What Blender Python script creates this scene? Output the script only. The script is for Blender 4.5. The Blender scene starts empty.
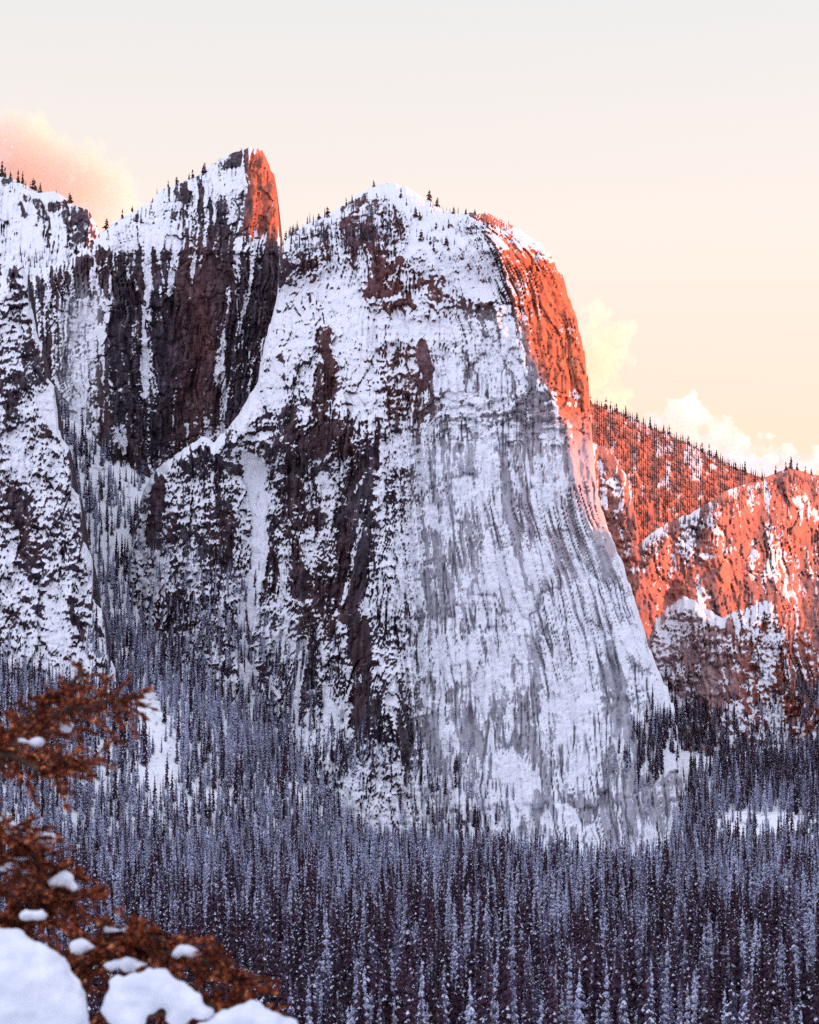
import bpy, math, random
import numpy as np
from mathutils import Vector, Quaternion

random.seed(7)
RNG = np.random.default_rng(11)
scene = bpy.context.scene
COL = scene.collection
F = 1846.0            # focal length in pixels of the 819 x 1024 frame
CX, HY = 409.5, 760.0 # principal column, horizon row

def at(px, py, Y):
    return ((px - CX) * Y / F, Y, (HY - py) * Y / F)

# ------------------------------------------------------------------ noise
def _grad_table(seed):
    r = np.random.default_rng(seed)
    perm = r.permutation(256).astype(np.int32)
    perm = np.concatenate([perm, perm, perm])
    g = r.normal(size=(256, 3)); g /= np.linalg.norm(g, axis=1)[:, None]
    return perm, g.astype(np.float32)
_TB = {}
def noise3(x, y, z, seed=0):
    if seed not in _TB: _TB[seed] = _grad_table(seed + 100)
    perm, g = _TB[seed]
    x = np.asarray(x, np.float32); y = np.asarray(y, np.float32); z = np.asarray(z, np.float32)
    x, y, z = np.broadcast_arrays(x, y, z)
    xf0 = np.floor(x); yf0 = np.floor(y); zf0 = np.floor(z)
    xi = xf0.astype(np.int32) & 255; yi = yf0.astype(np.int32) & 255; zi = zf0.astype(np.int32) & 255
    xf = x - xf0; yf = y - yf0; zf = z - zf0
    u = xf*xf*xf*(xf*(xf*6-15)+10); v = yf*yf*yf*(yf*(yf*6-15)+10); w = zf*zf*zf*(zf*(zf*6-15)+10)
    def c(dx, dy, dz):
        h = perm[perm[perm[(xi+dx) & 255] + ((yi+dy) & 255)] + ((zi+dz) & 255)]
        gg = g[h]
        return gg[..., 0]*(xf-dx) + gg[..., 1]*(yf-dy) + gg[..., 2]*(zf-dz)
    x00 = c(0,0,0)*(1-u) + c(1,0,0)*u; x10 = c(0,1,0)*(1-u) + c(1,1,0)*u
    x01 = c(0,0,1)*(1-u) + c(1,0,1)*u; x11 = c(0,1,1)*(1-u) + c(1,1,1)*u
    return ((x00*(1-v) + x10*v)*(1-w) + (x01*(1-v) + x11*v)*w) * 1.6
def fbm(x, y, z, octs=4, seed=0, gain=.5, ridged=False):
    a, s, tot = 1., 0., 0.
    for o in range(octs):
        n = noise3(x, y, z, seed + o)
        if ridged: n = 1 - 2*np.abs(n)
        s = s + a*n; tot += a
        a *= gain; x = x*2.03; y = y*2.03; z = z*2.03
    return s/tot
def sst(a, b, x):
    t = np.clip((x-a)/(b-a), 0, 1); return t*t*(3-2*t)
def lut(pts):
    xs = np.array([p[0] for p in pts], float); ys = np.array([p[1] for p in pts], float)
    return lambda x: np.interp(x, xs, ys)

def plates(x, y, seed):
    """jointed rock: nearest jittered cell; returns a planar facet height, a per-slab random and the distance to the joint"""
    x = np.asarray(x, np.float32); y = np.asarray(y, np.float32)
    xi = np.floor(x).astype(np.int64); yi = np.floor(y).astype(np.int64)
    r = np.random.default_rng(seed); T = r.random((6, 256, 256)).astype(np.float32)
    best = np.full(x.shape, 9., np.float32); sec = best.copy(); h = np.zeros_like(x); rn = np.zeros_like(x)
    for dx in (-1, 0, 1):
        for dy in (-1, 0, 1):
            a = (xi+dx) & 255; b_ = (yi+dy) & 255
            ox = x-(xi+dx+.15+.7*T[0][a, b_]); oy = y-(yi+dy+.15+.7*T[1][a, b_])
            d = np.abs(ox)*.8+np.abs(oy)*.8+.35*np.hypot(ox, oy)
            m = d < best
            sec = np.where(m, best, np.minimum(sec, d)); best = np.where(m, d, best)
            h = np.where(m, (T[2][a, b_]-.5)*2 + (T[3][a, b_]-.5)*1.6*ox + (T[4][a, b_]-.62)*1.6*oy, h); rn = np.where(m, T[5][a, b_], rn)
    return h, rn, sec-best
def strokes(px, py, base, items, warp=3.0, seed=40):
    """cover field: base value, then brush strokes (value, radius, points)"""
    wx = px + warp*fbm(px/14, py/22, 0*px, 3, seed)
    wy = py + warp*1.5*fbm(px/14, py/22, 0*px+9, 3, seed+5)
    cov = base
    for val, rad, pts in items:
        d = np.full(px.shape, 1e9, np.float32)
        xs = [p[0] for p in pts]; ys = [p[1] for p in pts]
        m = (wx > min(xs)-rad*1.6) & (wx < max(xs)+rad*1.6) & (wy > min(ys)-rad*1.6) & (wy < max(ys)+rad*1.6)
        if not m.any(): continue
        qx = wx[m]; qy = wy[m]; dd = np.full(qx.shape, 1e9, np.float32)
        if len(pts) == 1: dd = np.hypot(qx-xs[0], qy-ys[0])
        for i in range(len(pts)-1):
            ax, ay, bx, by = xs[i], ys[i], xs[i+1], ys[i+1]
            L = (bx-ax)**2 + (by-ay)**2 + 1e-9
            t = np.clip(((qx-ax)*(bx-ax) + (qy-ay)*(by-ay))/L, 0, 1)
            dd = np.minimum(dd, np.hypot(qx-ax-t*(bx-ax), qy-ay-t*(by-ay)))
        w = 1 - sst(.55, 1.45, dd/rad)
        c = cov[m]; cov[m] = c + (val-c)*w
    return cov

# ------------------------------------------------------------------ materials
def nodes(name):
    m = bpy.data.materials.new(name); m.use_nodes = True
    nt = m.node_tree; nt.nodes.clear()
    out = nt.nodes.new('ShaderNodeOutputMaterial')
    b = nt.nodes.new('ShaderNodeBsdfPrincipled')
    nt.links.new(b.outputs[0], out.inputs[0])
    return m, nt, b, out
def N(nt, t, **kw):
    n = nt.nodes.new(t)
    for k, v in kw.items(): setattr(n, k, v)
    return n
def mathn(nt, op, a, b=None, c=None, clamp=False):
    n = nt.nodes.new('ShaderNodeMath'); n.operation = op; n.use_clamp = clamp
    for i, v in enumerate((a, b, c)):
        if v is None: continue
        if hasattr(v, 'node'): nt.links.new(v, n.inputs[i])
        else: n.inputs[i].default_value = v
    return n.outputs[0]
def mixc(nt, f, a, b):
    n = nt.nodes.new('ShaderNodeMix'); n.data_type = 'RGBA'
    for i, v in ((0, f), (6, a), (7, b)):
        if hasattr(v, 'node'): nt.links.new(v, n.inputs[i])
        else: n.inputs[i].default_value = v if i == 0 else (*v, 1)
    return n.outputs[2]
def noisen(nt, vec, scale, detail=4, rough=.55, dist=0.):
    n = nt.nodes.new('ShaderNodeTexNoise'); n.inputs['Scale'].default_value = scale
    n.inputs['Detail'].default_value = detail; n.inputs['Roughness'].default_value = rough
    n.inputs['Distortion'].default_value = dist
    if vec is not None: nt.links.new(vec, n.inputs['Vector'])
    return n
def attr(nt, name):
    n = nt.nodes.new('ShaderNodeAttribute'); n.attribute_name = name; return n.outputs['Fac']
def rampn(nt, fac, stops, interp='LINEAR'):
    n = nt.nodes.new('ShaderNodeValToRGB'); n.color_ramp.interpolation = interp
    el = n.color_ramp.elements
    el[0].position, el[0].color = stops[0][0], (*stops[0][1], 1)
    el[1].position, el[1].color = stops[-1][0], (*stops[-1][1], 1)
    for p, c in stops[1:-1]:
        e = el.new(p); e.color = (*c, 1)
    nt.links.new(fac, n.inputs[0]); return n.outputs[0]

SNOW = (.86, .87, .92)
def make_cliff_material():
    m, nt, b, out = nodes('granite_and_snow')
    tc = N(nt, 'ShaderNodeTexCoord')
    obj = tc.outputs['Object']
    mp = N(nt, 'ShaderNodeMapping'); nt.links.new(obj, mp.inputs[0]); mp.inputs['Scale'].default_value = (1, 1, .22)
    fine = noisen(nt, obj, .42, 3, .6)          # metre-scale breakup of the snow edge
    streak = noisen(nt, mp.outputs[0], .16, 4, .6)
    s = mathn(nt, 'ADD', attr(nt, 'snow'), mathn(nt, 'MULTIPLY', mathn(nt, 'SUBTRACT', fine.outputs[0], .5), .42))
    s = mathn(nt, 'ADD', s, mathn(nt, 'MULTIPLY', mathn(nt, 'SUBTRACT', streak.outputs[0], .5), .35))
    sf = N(nt, 'ShaderNodeMapRange'); sf.interpolation_type = 'SMOOTHSTEP'
    nt.links.new(s, sf.inputs[0]); sf.inputs[1].default_value = .42; sf.inputs[2].default_value = .60
    # granite: dark weathered stain, brown and grey-violet, red-orange sunlight painted in where warm is set
    big = noisen(nt, mp.outputs[0], .022, 5, .6, .3)
    mid = noisen(nt, mp.outputs[0], .11, 5, .65)
    dark = rampn(nt, mid.outputs[0], [(.30, (.014, .010, .017)), (.5, (.048, .034, .047)), (.7, (.15, .115, .14))])
    red = rampn(nt, mid.outputs[0], [(.3, (.018, .008, .011)), (.52, (.062, .033, .038)), (.7, (.14, .092, .096))])
    rk = mixc(nt, rampn(nt, big.outputs[0], [(.45, (0, 0, 0)), (.6, (1, 1, 1))]), dark, red)
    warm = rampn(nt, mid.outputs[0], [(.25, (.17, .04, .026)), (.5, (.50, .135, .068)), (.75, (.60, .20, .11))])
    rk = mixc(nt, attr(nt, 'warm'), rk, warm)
    # a rime film over the grey faces
    frost = mixc(nt, mathn(nt, 'MULTIPLY', attr(nt, 'frost'), mathn(nt, 'ADD', mathn(nt, 'MULTIPLY', streak.outputs[0], .9), .35), clamp=True), rk, (.60, .60, .68))
    snowc = mixc(nt, rampn(nt, fine.outputs[0], [(.35, (0, 0, 0)), (.7, (1, 1, 1))]), (.74, .75, .82), SNOW)
    nt.links.new(mixc(nt, sf.outputs[0], frost, snowc), b.inputs['Base Color'])
    b.inputs['Roughness'].default_value = .85
    b.inputs['Specular IOR Level'].default_value = .2
    bump = N(nt, 'ShaderNodeBump'); bump.inputs['Strength'].default_value = .75; bump.inputs['Distance'].default_value = 2.2
    h = mathn(nt, 'ADD', mathn(nt, 'MULTIPLY', fine.outputs[0], .7), mathn(nt, 'ADD', streak.outputs[0], mathn(nt, 'MULTIPLY', sf.outputs[0], .35)))
    nt.links.new(h, bump.inputs['Height']); nt.links.new(bump.outputs[0], b.inputs['Normal'])
    return m

def make_ground_material():
    m, nt, b, out = nodes('forest_floor_snow')
    tc = N(nt, 'ShaderNodeTexCoord'); obj = tc.outputs['Object']
    mg = N(nt, 'ShaderNodeMapping'); nt.links.new(obj, mg.inputs[0]); mg.inputs['Scale'].default_value = (1, .3, .6); n = noisen(nt, mg.outputs[0], .11, 6, .7)
    c = rampn(nt, n.outputs[0], [(.30, (.10, .07, .08)), (.38, (.45, .46, .52)), (.46, SNOW)])
    nt.links.new(c, b.inputs['Base Color']); b.inputs['Roughness'].default_value = .9
    bump = N(nt, 'ShaderNodeBump'); bump.inputs['Strength'].default_value = .6; bump.inputs['Distance'].default_value = 2
    nt.links.new(n.outputs[0], bump.inputs['Height']); nt.links.new(bump.outputs[0], b.inputs['Normal'])
    return m

M_CLIFF = make_cliff_material()
M_GROUND = make_ground_material()

# ------------------------------------------------------------------ meshes
def grid_mesh(name, P, mat, attrs=None, kind='structure', label=None):
    """P: (rows, cols, 3)"""
    R, C, _ = P.shape
    me = bpy.data.meshes.new(name)
    idx = np.arange(R*C).reshape(R, C)
    quads = np.stack([idx[:-1, :-1], idx[:-1, 1:], idx[1:, 1:], idx[1:, :-1]], -1).reshape(-1, 4)
    me.vertices.add(R*C); me.vertices.foreach_set('co', P.reshape(-1).astype(np.float32))
    nq = len(quads)
    me.loops.add(nq*4); me.loops.foreach_set('vertex_index', quads.reshape(-1).astype(np.int32))
    me.polygons.add(nq); me.polygons.foreach_set('loop_start', (np.arange(nq)*4).astype(np.int32))
    me.polygons.foreach_set('loop_total', np.full(nq, 4, np.int32))
    me.update(calc_edges=True)
    me.polygons.foreach_set('use_smooth', np.ones(nq, bool))
    for k, v in (attrs or {}).items():
        a = me.attributes.new(k, 'FLOAT', 'POINT'); a.data.foreach_set('value', v.reshape(-1).astype(np.float32))
    me.materials.append(mat)
    o = bpy.data.objects.new(name, me); COL.objects.link(o)
    if kind: o['kind'] = kind
    if label: o['label'] = label
    return o

BODIES = {}
def body(name, label, x0, x1, step, rows, foot, ridge, depth, cover, warm=None, frost=None,
         rough=1.0, jag=1.5, back=350., streak_c=None, nzw=.55, blocky=0., crest=40., fine_amp=1.0, backdrop=.9, streak_amp=.75, smf=None, nzf=None, crackf=1.0, stf=None, plate=1.0, straight=None):
    px1 = np.arange(x0, x1+.01, step)
    ridge_f, foot_f = lut(ridge), lut(foot)
    rd = ridge_f(px1)
    rd = ridge_f(px1 + 3.2*fbm(rd/13., px1*0, px1*0+8, 3, 5)) + jag*fbm(px1/7., px1*0, px1*0+3, 4, 3)
    ft = foot_f(px1)
    rows_py = np.linspace(ft.max(), rd.min(), rows)
    py = np.clip(rows_py[:, None], rd[None], None)
    px = np.broadcast_to(px1[None], py.shape).copy()
    Y = depth(px, py).astype(float)
    d = py - rd[None]
    Y = Y + crest*np.exp(-d/7.)
    X = (px-CX)*Y/F; Z = (HY-py)*Y/F
    # streak coordinate follows the fall line of the face
    sg = 1 - (straight(px, py) if straight else 0.)
    sc = (streak_c(px, py) if streak_c else px) + 7*sg*fbm(px/36, py/48, px*0+6, 3, 17)
    k = Y/2100.
    # relief, metres: long ribs and gullies down the fall line, blocks and ledges on top
    rib = fbm(sc/30., py/260., px*0+1, 4, 20, ridged=True)*13*(.35+.65*sg) + fbm(sc/8., py/90., px*0+5, 4, 25, .6)*9
    blk = fbm(X/42, Y/42, Z/30, 5, 8, .6, ridged=True)*12
    sm = fbm(X/11, Y/11, Z/8, 4, 14, .65)*7*fine_amp
    if blocky:
        q = fbm(X/26, Y/26, Z/40, 3, 50); q2 = fbm(X/15, Y/15, Z/11, 2, 55)
        blk = blk + blocky*(np.round(q*7)/7*16 + np.round(q2*5)/5*8)
    edge = sst(0, 14, d)*.75 + .25
    calm = smf(px, py) if smf else 1.0
    wob = 2.2*fbm(px/20, py/26, px*0+4, 2, 95)
    cr = 1 - np.abs(noise3((sc+wob)/8.5, py/150., px*0+7, 31))*2
    cr2 = 1 - np.abs(noise3((sc+wob)/4.2, py/70., px*0+2, 33))*2
    crack = (sst(.80, .97, cr) + .6*sst(.82, .98, cr2)) * sst(-.15, .25, noise3(px/45, py/60, px*0+3, 35)+.1) * crackf
    cov = cover(px, py).astype(float)
    clean = 1-.85*sst(.86, 1.0, cov)
    crack = crack*clean
    vs_ = .38+.62*sg; wx2 = 5*(.2+.8*sg)*fbm(px/16, py/20, px*0+3, 3, 150); wy2 = 6*fbm(px/16, py/20, px*0+5, 3, 155)
    h1, r1, e1 = plates((sc+wx2)/21., (py+wy2)/44.*vs_, 201)
    h2, r2, e2 = plates((sc+wx2*.7)/8.5, (py+wy2*.7)/17.*vs_, 202)
    h3, r3, e3 = plates((sc+wx2*.4)/4.0, (py+wy2*.4)/7.*vs_, 203)
    pl = (h1*5.5 + h2*3.4 + h3*1.8*(.4+.6*calm))*plate*(.25+.75*clean)
    joint = (sst(.14, 0, e1) + .7*sst(.16, 0, e2))*clean
    disp = (.75*rib*(.3+.7*clean) + (.75*blk + .45*sm)*calm*(.35+.65*clean) - crack*8 + pl - joint*2.2*plate)*rough*k*edge
    Y = Y - disp
    X = (px-CX)*Y/F; Z = (HY-py)*Y/F
    P = np.stack([X, Y, Z], -1)
    # local slope: how much each patch looks up
    du = np.gradient(P, axis=1); dv = np.gradient(P, axis=0)
    n = np.cross(du, dv); n /= np.linalg.norm(n, axis=-1, keepdims=True)+1e-9
    if n[..., 1].mean() > 0: n = -n
    nz = n[..., 2]
    nzs = nz.copy()
    for _ in range(10):
        nzs[1:-1] = (nzs[:-2]+nzs[1:-1]+nzs[2:])/3; nzs[:, 1:-1] = (nzs[:, :-2]+nzs[:, 1:-1]+nzs[:, 2:])/3
    st = fbm(sc/5.2, py/58., px*0+2, 4, 60, .75)
    blotch = fbm(px/11, py/13, px*0, 4, 66, .75)
    big = fbm(sc/40, py/70, px*0, 3, 90, .6)
    cov = .8*cov + .2*sst(-.12, .1, cov)
    nzw_ = nzf(px, py) if nzf else nzw
    cov = cov + (nz-nzs)*nzw_ - .42*crack - .16*joint*plate + plate*((r1-.5)*.30 + (r2-.5)*.34)*clean + (nzs-.35)*.25 + st*(stf(px, py) if stf else streak_amp)*.95 + blotch*.6*np.where(calm < 1, .55+.45*calm, 1)*(.5+.5*sg) + big*.55 - .02 + .42*(1-sg)*fbm(sc/2.6, py/30., px*0+2, 3, 64, .8)
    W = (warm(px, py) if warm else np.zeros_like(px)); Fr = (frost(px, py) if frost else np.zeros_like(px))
    # the far side: the crest runs on behind and then falls away
    nb = 8
    Pb = []; top = P[-1]
    for i in range(1, nb+1):
        t = i/nb
        q = top.copy(); q[:, 1] += back*t
        q[:, 0] = top[:, 0] + (px1-CX)/F*back*t*.3
        q[:, 2] = top[:, 2] - back*backdrop*t*t - 6*t
        Pb.append(q)
    P = np.concatenate([P, np.stack(Pb)], 0)
    def ext(a, val): return np.concatenate([a, np.full((nb, a.shape[1]), val)], 0)
    steep = np.abs(np.gradient(rd, px1)) > 1.6
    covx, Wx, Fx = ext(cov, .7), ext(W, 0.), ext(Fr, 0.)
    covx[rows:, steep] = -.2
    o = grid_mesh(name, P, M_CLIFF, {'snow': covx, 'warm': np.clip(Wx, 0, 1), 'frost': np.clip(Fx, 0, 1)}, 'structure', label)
    BODIES[name] = dict(px1=px1, rd=rd, ft=ft, P=P[:rows], rows=rows)
    return o
def sample(name, px, py):
    B = BODIES[name]; i = (px-B['px1'][0])/(B['px1'][1]-B['px1'][0])
    i = int(max(0, min(len(B['px1'])-1, round(i))))
    a, b = B['ft'].max(), B['rd'].min(); v = (py-a)/(b-a); r = int(max(0, min(B['rows']-1, round(v*(B['rows']-1)))))
    return B['P'][r, i]

# ================================================================== MAIN DOME
R_sil = lut([(183, 440), (214, 490), (230, 520), (243, 540), (258, 552), (272, 560), (292, 568), (315, 575), (340, 582), (370, 587),
             (400, 590), (440, 592), (480, 596), (505, 600), (527, 608), (581, 629), (640, 647), (665, 656), (700, 662), (790, 668), (870, 680)])
E_edge = lut([(180, 462), (214, 474), (250, 498), (300, 512), (350, 528), (395, 550), (430, 565), (494, 578), (530, 592), (581, 618), (640, 655), (900, 700)])
dome_ridge = [(120, 640), (130, 560), (140, 500), (152, 474), (165, 462), (185, 448), (205, 436), (215, 442), (235, 420), (250, 395), (258, 380), (263, 350),
              (271, 320), (279, 290), (281, 246), (288, 236), (300, 228), (320, 217), (345, 205), (360, 193), (378, 184), (395, 183), (408, 188), (420, 196), (440, 208),
              (455, 214), (470, 213), (490, 214), (505, 222), (520, 230), (540, 243), (552, 258), (560, 272), (568, 292), (575, 315), (582, 340),
              (587, 370), (590, 400), (592, 440), (596, 480), (600, 505), (608, 527), (629, 581), (647, 640), (656, 665), (667, 688), (676, 716),
              (682, 760), (688, 850), (702, 905)]
def dome_depth(px, py):
    px = px + (7*fbm(px/22, py/30, px*0, 4, 120, .6) + 2*fbm(px/6, py/9, px*0, 2, 124))*sst(440, 480, px)
    base = np.interp(py, [183, 215, 250, 300, 340, 460, 600, 700, 860, 960], [2370, 2300, 2245, 2195, 2165, 2105, 2060, 2030, 1975, 1950])
    base = base - .45*np.clip(px-385, 0, 90)*Y2M*sst(290, 240, py)
    # left: the snow ramp and the lower buttress stand back
    left = sst(372, 240, px)
    base = base + left*90*sst(250, 300, py) + 40*sst(374, 350, px)*sst(440, 480, py)*sst(760, 720, py)
    base = base + 3*np.exp(-((px-(255-6*np.sin((py-470)/60)))/9.)**2)*sst(470, 510, py)*sst(730, 690, py)     # the couloir
    base = base - 30*np.exp(-((px-205)/40.)**2)*sst(420, 520, py)
    base = base + 60*sst(170, 130, px)
    # right flank turns away from the viewer
    E = E_edge(py)
    w = np.maximum(px-E, 0)*Y2M
    base = base + 1.35*w + .12*np.maximum(px-(E-60), 0)*Y2M
    lf = sst(520, 640, py)
    R = R_sil(py)
    base = base + .45*np.maximum(px-(R-34), 0)*Y2M*lf
    return base
Y2M = 1.12
def dome_streak(px, py):
    R = R_sil(py); c = 385 + 0*py
    s = (px-c)/(R-c)
    right = s*215
    left = (px-385) + (py-500)*.10*sst(500, 700, py)
    return np.where(px > 385, right, left)
dome_strokes = [
    # bigger snowfields first
    (.95, 30, [(300, 300), (270, 350), (262, 400)]), (.95, 26, [(335, 290), (360, 330), (355, 390)]),
    (.98, 26, [(420, 220), (450, 250), (480, 280)]), (1.0, 22, [(400, 200), (395, 240)]), (.95, 14, [(400, 330), (450, 330)]),
    # rocky crest left of the summit
    (.30, 16, [(283, 262), (300, 245), (330, 228), (352, 212)]), (.28, 17, [(350, 235), (372, 212), (390, 232), (375, 245)]),
    (.42, 8, [(330, 252), (300, 268)]),
    # small outcrops below the snowfield
    (.02, 6.5, [(380, 260), (376, 270)]), (.02, 6, [(380, 276), (371, 290)]), (.05, 4, [(388, 270), (400, 260)]), (.02, 6, [(382, 294), (398, 286)]),
    (.02, 5, [(404, 296), (402, 308)]), (.05, 5, [(383, 308), (394, 307)]), (.05, 3.5, [(352, 262), (356, 254)]),
    (.12, 8, [(420, 284), (434, 292)]), (.05, 6, [(405, 300), (410, 306)]), (.25, 8, [(436, 300), (446, 302)]),
    (.34, 10, [(440, 308), (490, 312)]),
    # dark cliff bands on the left half
    (.05, 7, [(322, 340), (326, 365)]), (.02, 10, [(326, 368), (322, 395), (318, 412)]), (.1, 11, [(302, 405), (284, 424)]),
    (.12, 13, [(268, 436), (300, 440)]), (.05, 15, [(300, 440), (335, 432), (362, 446)]), (.3, 14, [(270, 425), (262, 446)]),
    (.12, 11, [(300, 455), (288, 490), (300, 525)]), (.15, 9, [(285, 520), (296, 560), (300, 590)]),
    (.0, 12, [(366, 452), (350, 500), (345, 550), (346, 600), (356, 640)]), (.0, 12, [(358, 630), (362, 680), (362, 720)]),
    (.05, 10, [(366, 470), (363, 520), (358, 590)]), (.85, 2.6, [(344, 600), (350, 570), (362, 520)]), (.8, 2.2, [(352, 500), (364, 472)]),
    (.3, 9, [(272, 520), (272, 580), (264, 670)]), (.22, 8, [(322, 520), (326, 600), (338, 690)]), (.3, 10, [(308, 600), (306, 700)]),
    # lower left buttress: broken
    (.54, 46, [(200, 480), (200, 560), (215, 640)]), (.12, 7, [(160, 480), (152, 540)]), (.15, 9, [(226, 510), (234, 575)]), (.12, 7, [(184, 580), (176, 600)]),
    (.2, 8, [(168, 552), (176, 520)]), (.2, 10, [(190, 465), (240, 460)]), (.85, 9, [(195, 520), (198, 500)]), (.9, 9, [(240, 455), (262, 470)]),
    # couloir
    (1.25, 8, [(250, 462), (257, 490), (259, 520), (261, 550), (255, 580), (248, 605), (243, 630), (244, 655), (250, 690), (256, 720)]), (1.05, 6, [(302, 640), (298, 680), (292, 720)]), (1.0, 7, [(326, 690), (332, 720)]),
    (.85, 6, [(286, 545), (284, 600)]), (.9, 9, [(280, 640), (276, 700)]),
    # mixed ground in the middle
    (.15, 4.5, [(421, 345), (424, 362), (427, 380)]), (.2, 7, [(466, 358), (468, 370)]), (.05, 3, [(397, 352), (397, 366)]),
    (.4, 20, [(395, 420), (420, 400)]),
    (.32, 15, [(515, 370), (528, 405), (540, 440)]), (.2, 9, [(520, 385), (530, 430)]), (.25, 9, [(548, 400), (566, 440), (578, 480)]),
    (.22, 3.2, [(500, 440), (504, 470), (510, 510), (516, 555), (530, 592)]), (.12, 5, [(503, 465), (509, 520)]),
    (.3, 7, [(410, 470), (408, 500)]), (.32, 8, [(430, 535), (438, 570), (452, 600)]), (.2, 3, [(424, 575), (432, 612)]), (.25, 5, [(484, 640), (482, 665)]),
    (.3, 10, [(455, 700), (470, 740)]), (.12, 4, [(404, 735), (412, 752)]), (.2, 8, [(430, 720), (438, 770)]),
    (.25, 3, [(565, 640), (585, 690)]), (.15, 3, [(532, 730), (560, 840)]), (.05, 4, [(571, 716), (586, 770)]), (.05, 3.5, [(582, 795), (588, 822)]),
    (.1, 2.6, [(520, 700), (556, 820)]), (.3, 3, [(604, 790), (618, 840)]), (.08, 4, [(610, 645), (622, 690), (630, 740), (642, 760)]),
    (1.05, 12, [(660, 690), (680, 720), (672, 760)]), (.74, 9, [(500, 836), (560, 852), (640, 858)]), (.76, 26, [(540, 620), (580, 760)]),
    # flank
    (.05, 20, [(535, 262), (552, 300), (565, 350)]), (-.1, 15, [(572, 380), (580, 420), (586, 480)]), (.24, 12, [(500, 238), (518, 262), (526, 310)]), (.3, 5, [(521, 300), (532, 360)]),
    (-.05, 10, [(548, 330), (562, 375)]), (.1, 6, [(567, 415), (570, 450), (578, 492)]), (-.05, 7, [(590, 470), (600, 520)]), (.12, 7, [(600, 530), (612, 580)]), (.5, 6, [(574, 392), (572, 402)]),
]
def dome_cover(px, py):
    base = np.full(px.shape, .74)
    right = sst(400, 460, px)*sst(430, 480, py)
    base = base - .04*right
    E = E_edge(py)
    base = base + (-.12+.28*sst(340, 250, py)-base)*sst(-7, 3, px-E+5*fbm(px/9, py/12, px*0, 3, 140))*sst(530, 490, py)
    base = strokes(px, py, base, dome_strokes, 4.0, 41)
    return base
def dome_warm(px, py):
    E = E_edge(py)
    w = sst(-6, 8, px-E)*sst(640, 500, py)  # sunset light painted on the flank, starting at its turning edge
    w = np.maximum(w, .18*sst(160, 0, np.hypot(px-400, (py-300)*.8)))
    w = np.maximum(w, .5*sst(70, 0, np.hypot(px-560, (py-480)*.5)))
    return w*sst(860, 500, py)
def dome_frost(px, py):
    return .75*sst(395, 440, px)*sst(400, 470, py) + .45*sst(420, 470, px)*sst(300, 330, py)*sst(480, 420, py)*sst(10, -10, px-E_edge(py))
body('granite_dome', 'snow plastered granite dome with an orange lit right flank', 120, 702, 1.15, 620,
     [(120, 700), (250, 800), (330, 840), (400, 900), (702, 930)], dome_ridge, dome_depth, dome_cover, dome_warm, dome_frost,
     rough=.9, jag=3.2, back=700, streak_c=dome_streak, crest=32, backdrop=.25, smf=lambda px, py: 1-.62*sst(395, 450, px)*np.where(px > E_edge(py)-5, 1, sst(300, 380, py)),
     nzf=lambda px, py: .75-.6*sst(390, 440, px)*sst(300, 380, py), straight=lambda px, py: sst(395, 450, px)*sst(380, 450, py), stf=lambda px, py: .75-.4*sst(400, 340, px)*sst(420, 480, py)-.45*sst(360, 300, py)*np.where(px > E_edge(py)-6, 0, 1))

# ================================================================== SPIRE
spire_ridge = [(14, 300), (24, 290), (33, 277), (60, 261), (71, 259), (88, 246), (102, 231), (117, 220), (135, 211), (150, 202), (161, 190), (179, 183), (198, 176),
               (210, 166), (230, 154), (249, 147), (260, 149), (267, 158), (271, 171), (275, 175), (277, 200), (279, 222), (280, 247), (280.5, 290), (281, 480)]
def spire_depth(px, py):
    b = np.interp(py, [145, 200, 250, 300, 500], [2660, 2580, 2520, 2505, 2470])
    b = b + np.maximum(150-px, 0)*.9*sst(260, 150, py) + np.maximum(110-px, 0)*1.2
    E = np.interp(py, [140, 165, 200, 235, 260, 480], [243, 250, 254, 260, 268, 270]) + 6*fbm(px/12, py/18, px*0, 3, 130)
    b = b + np.maximum(px-E, 0)*1.02*1.3
    b = b + 26*np.exp(-((px-83)/16.)**2)*sst(280, 330, py)
    b = b + 30*sst(236, 200, px)*sst(235, 170, py)
    return b
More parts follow.
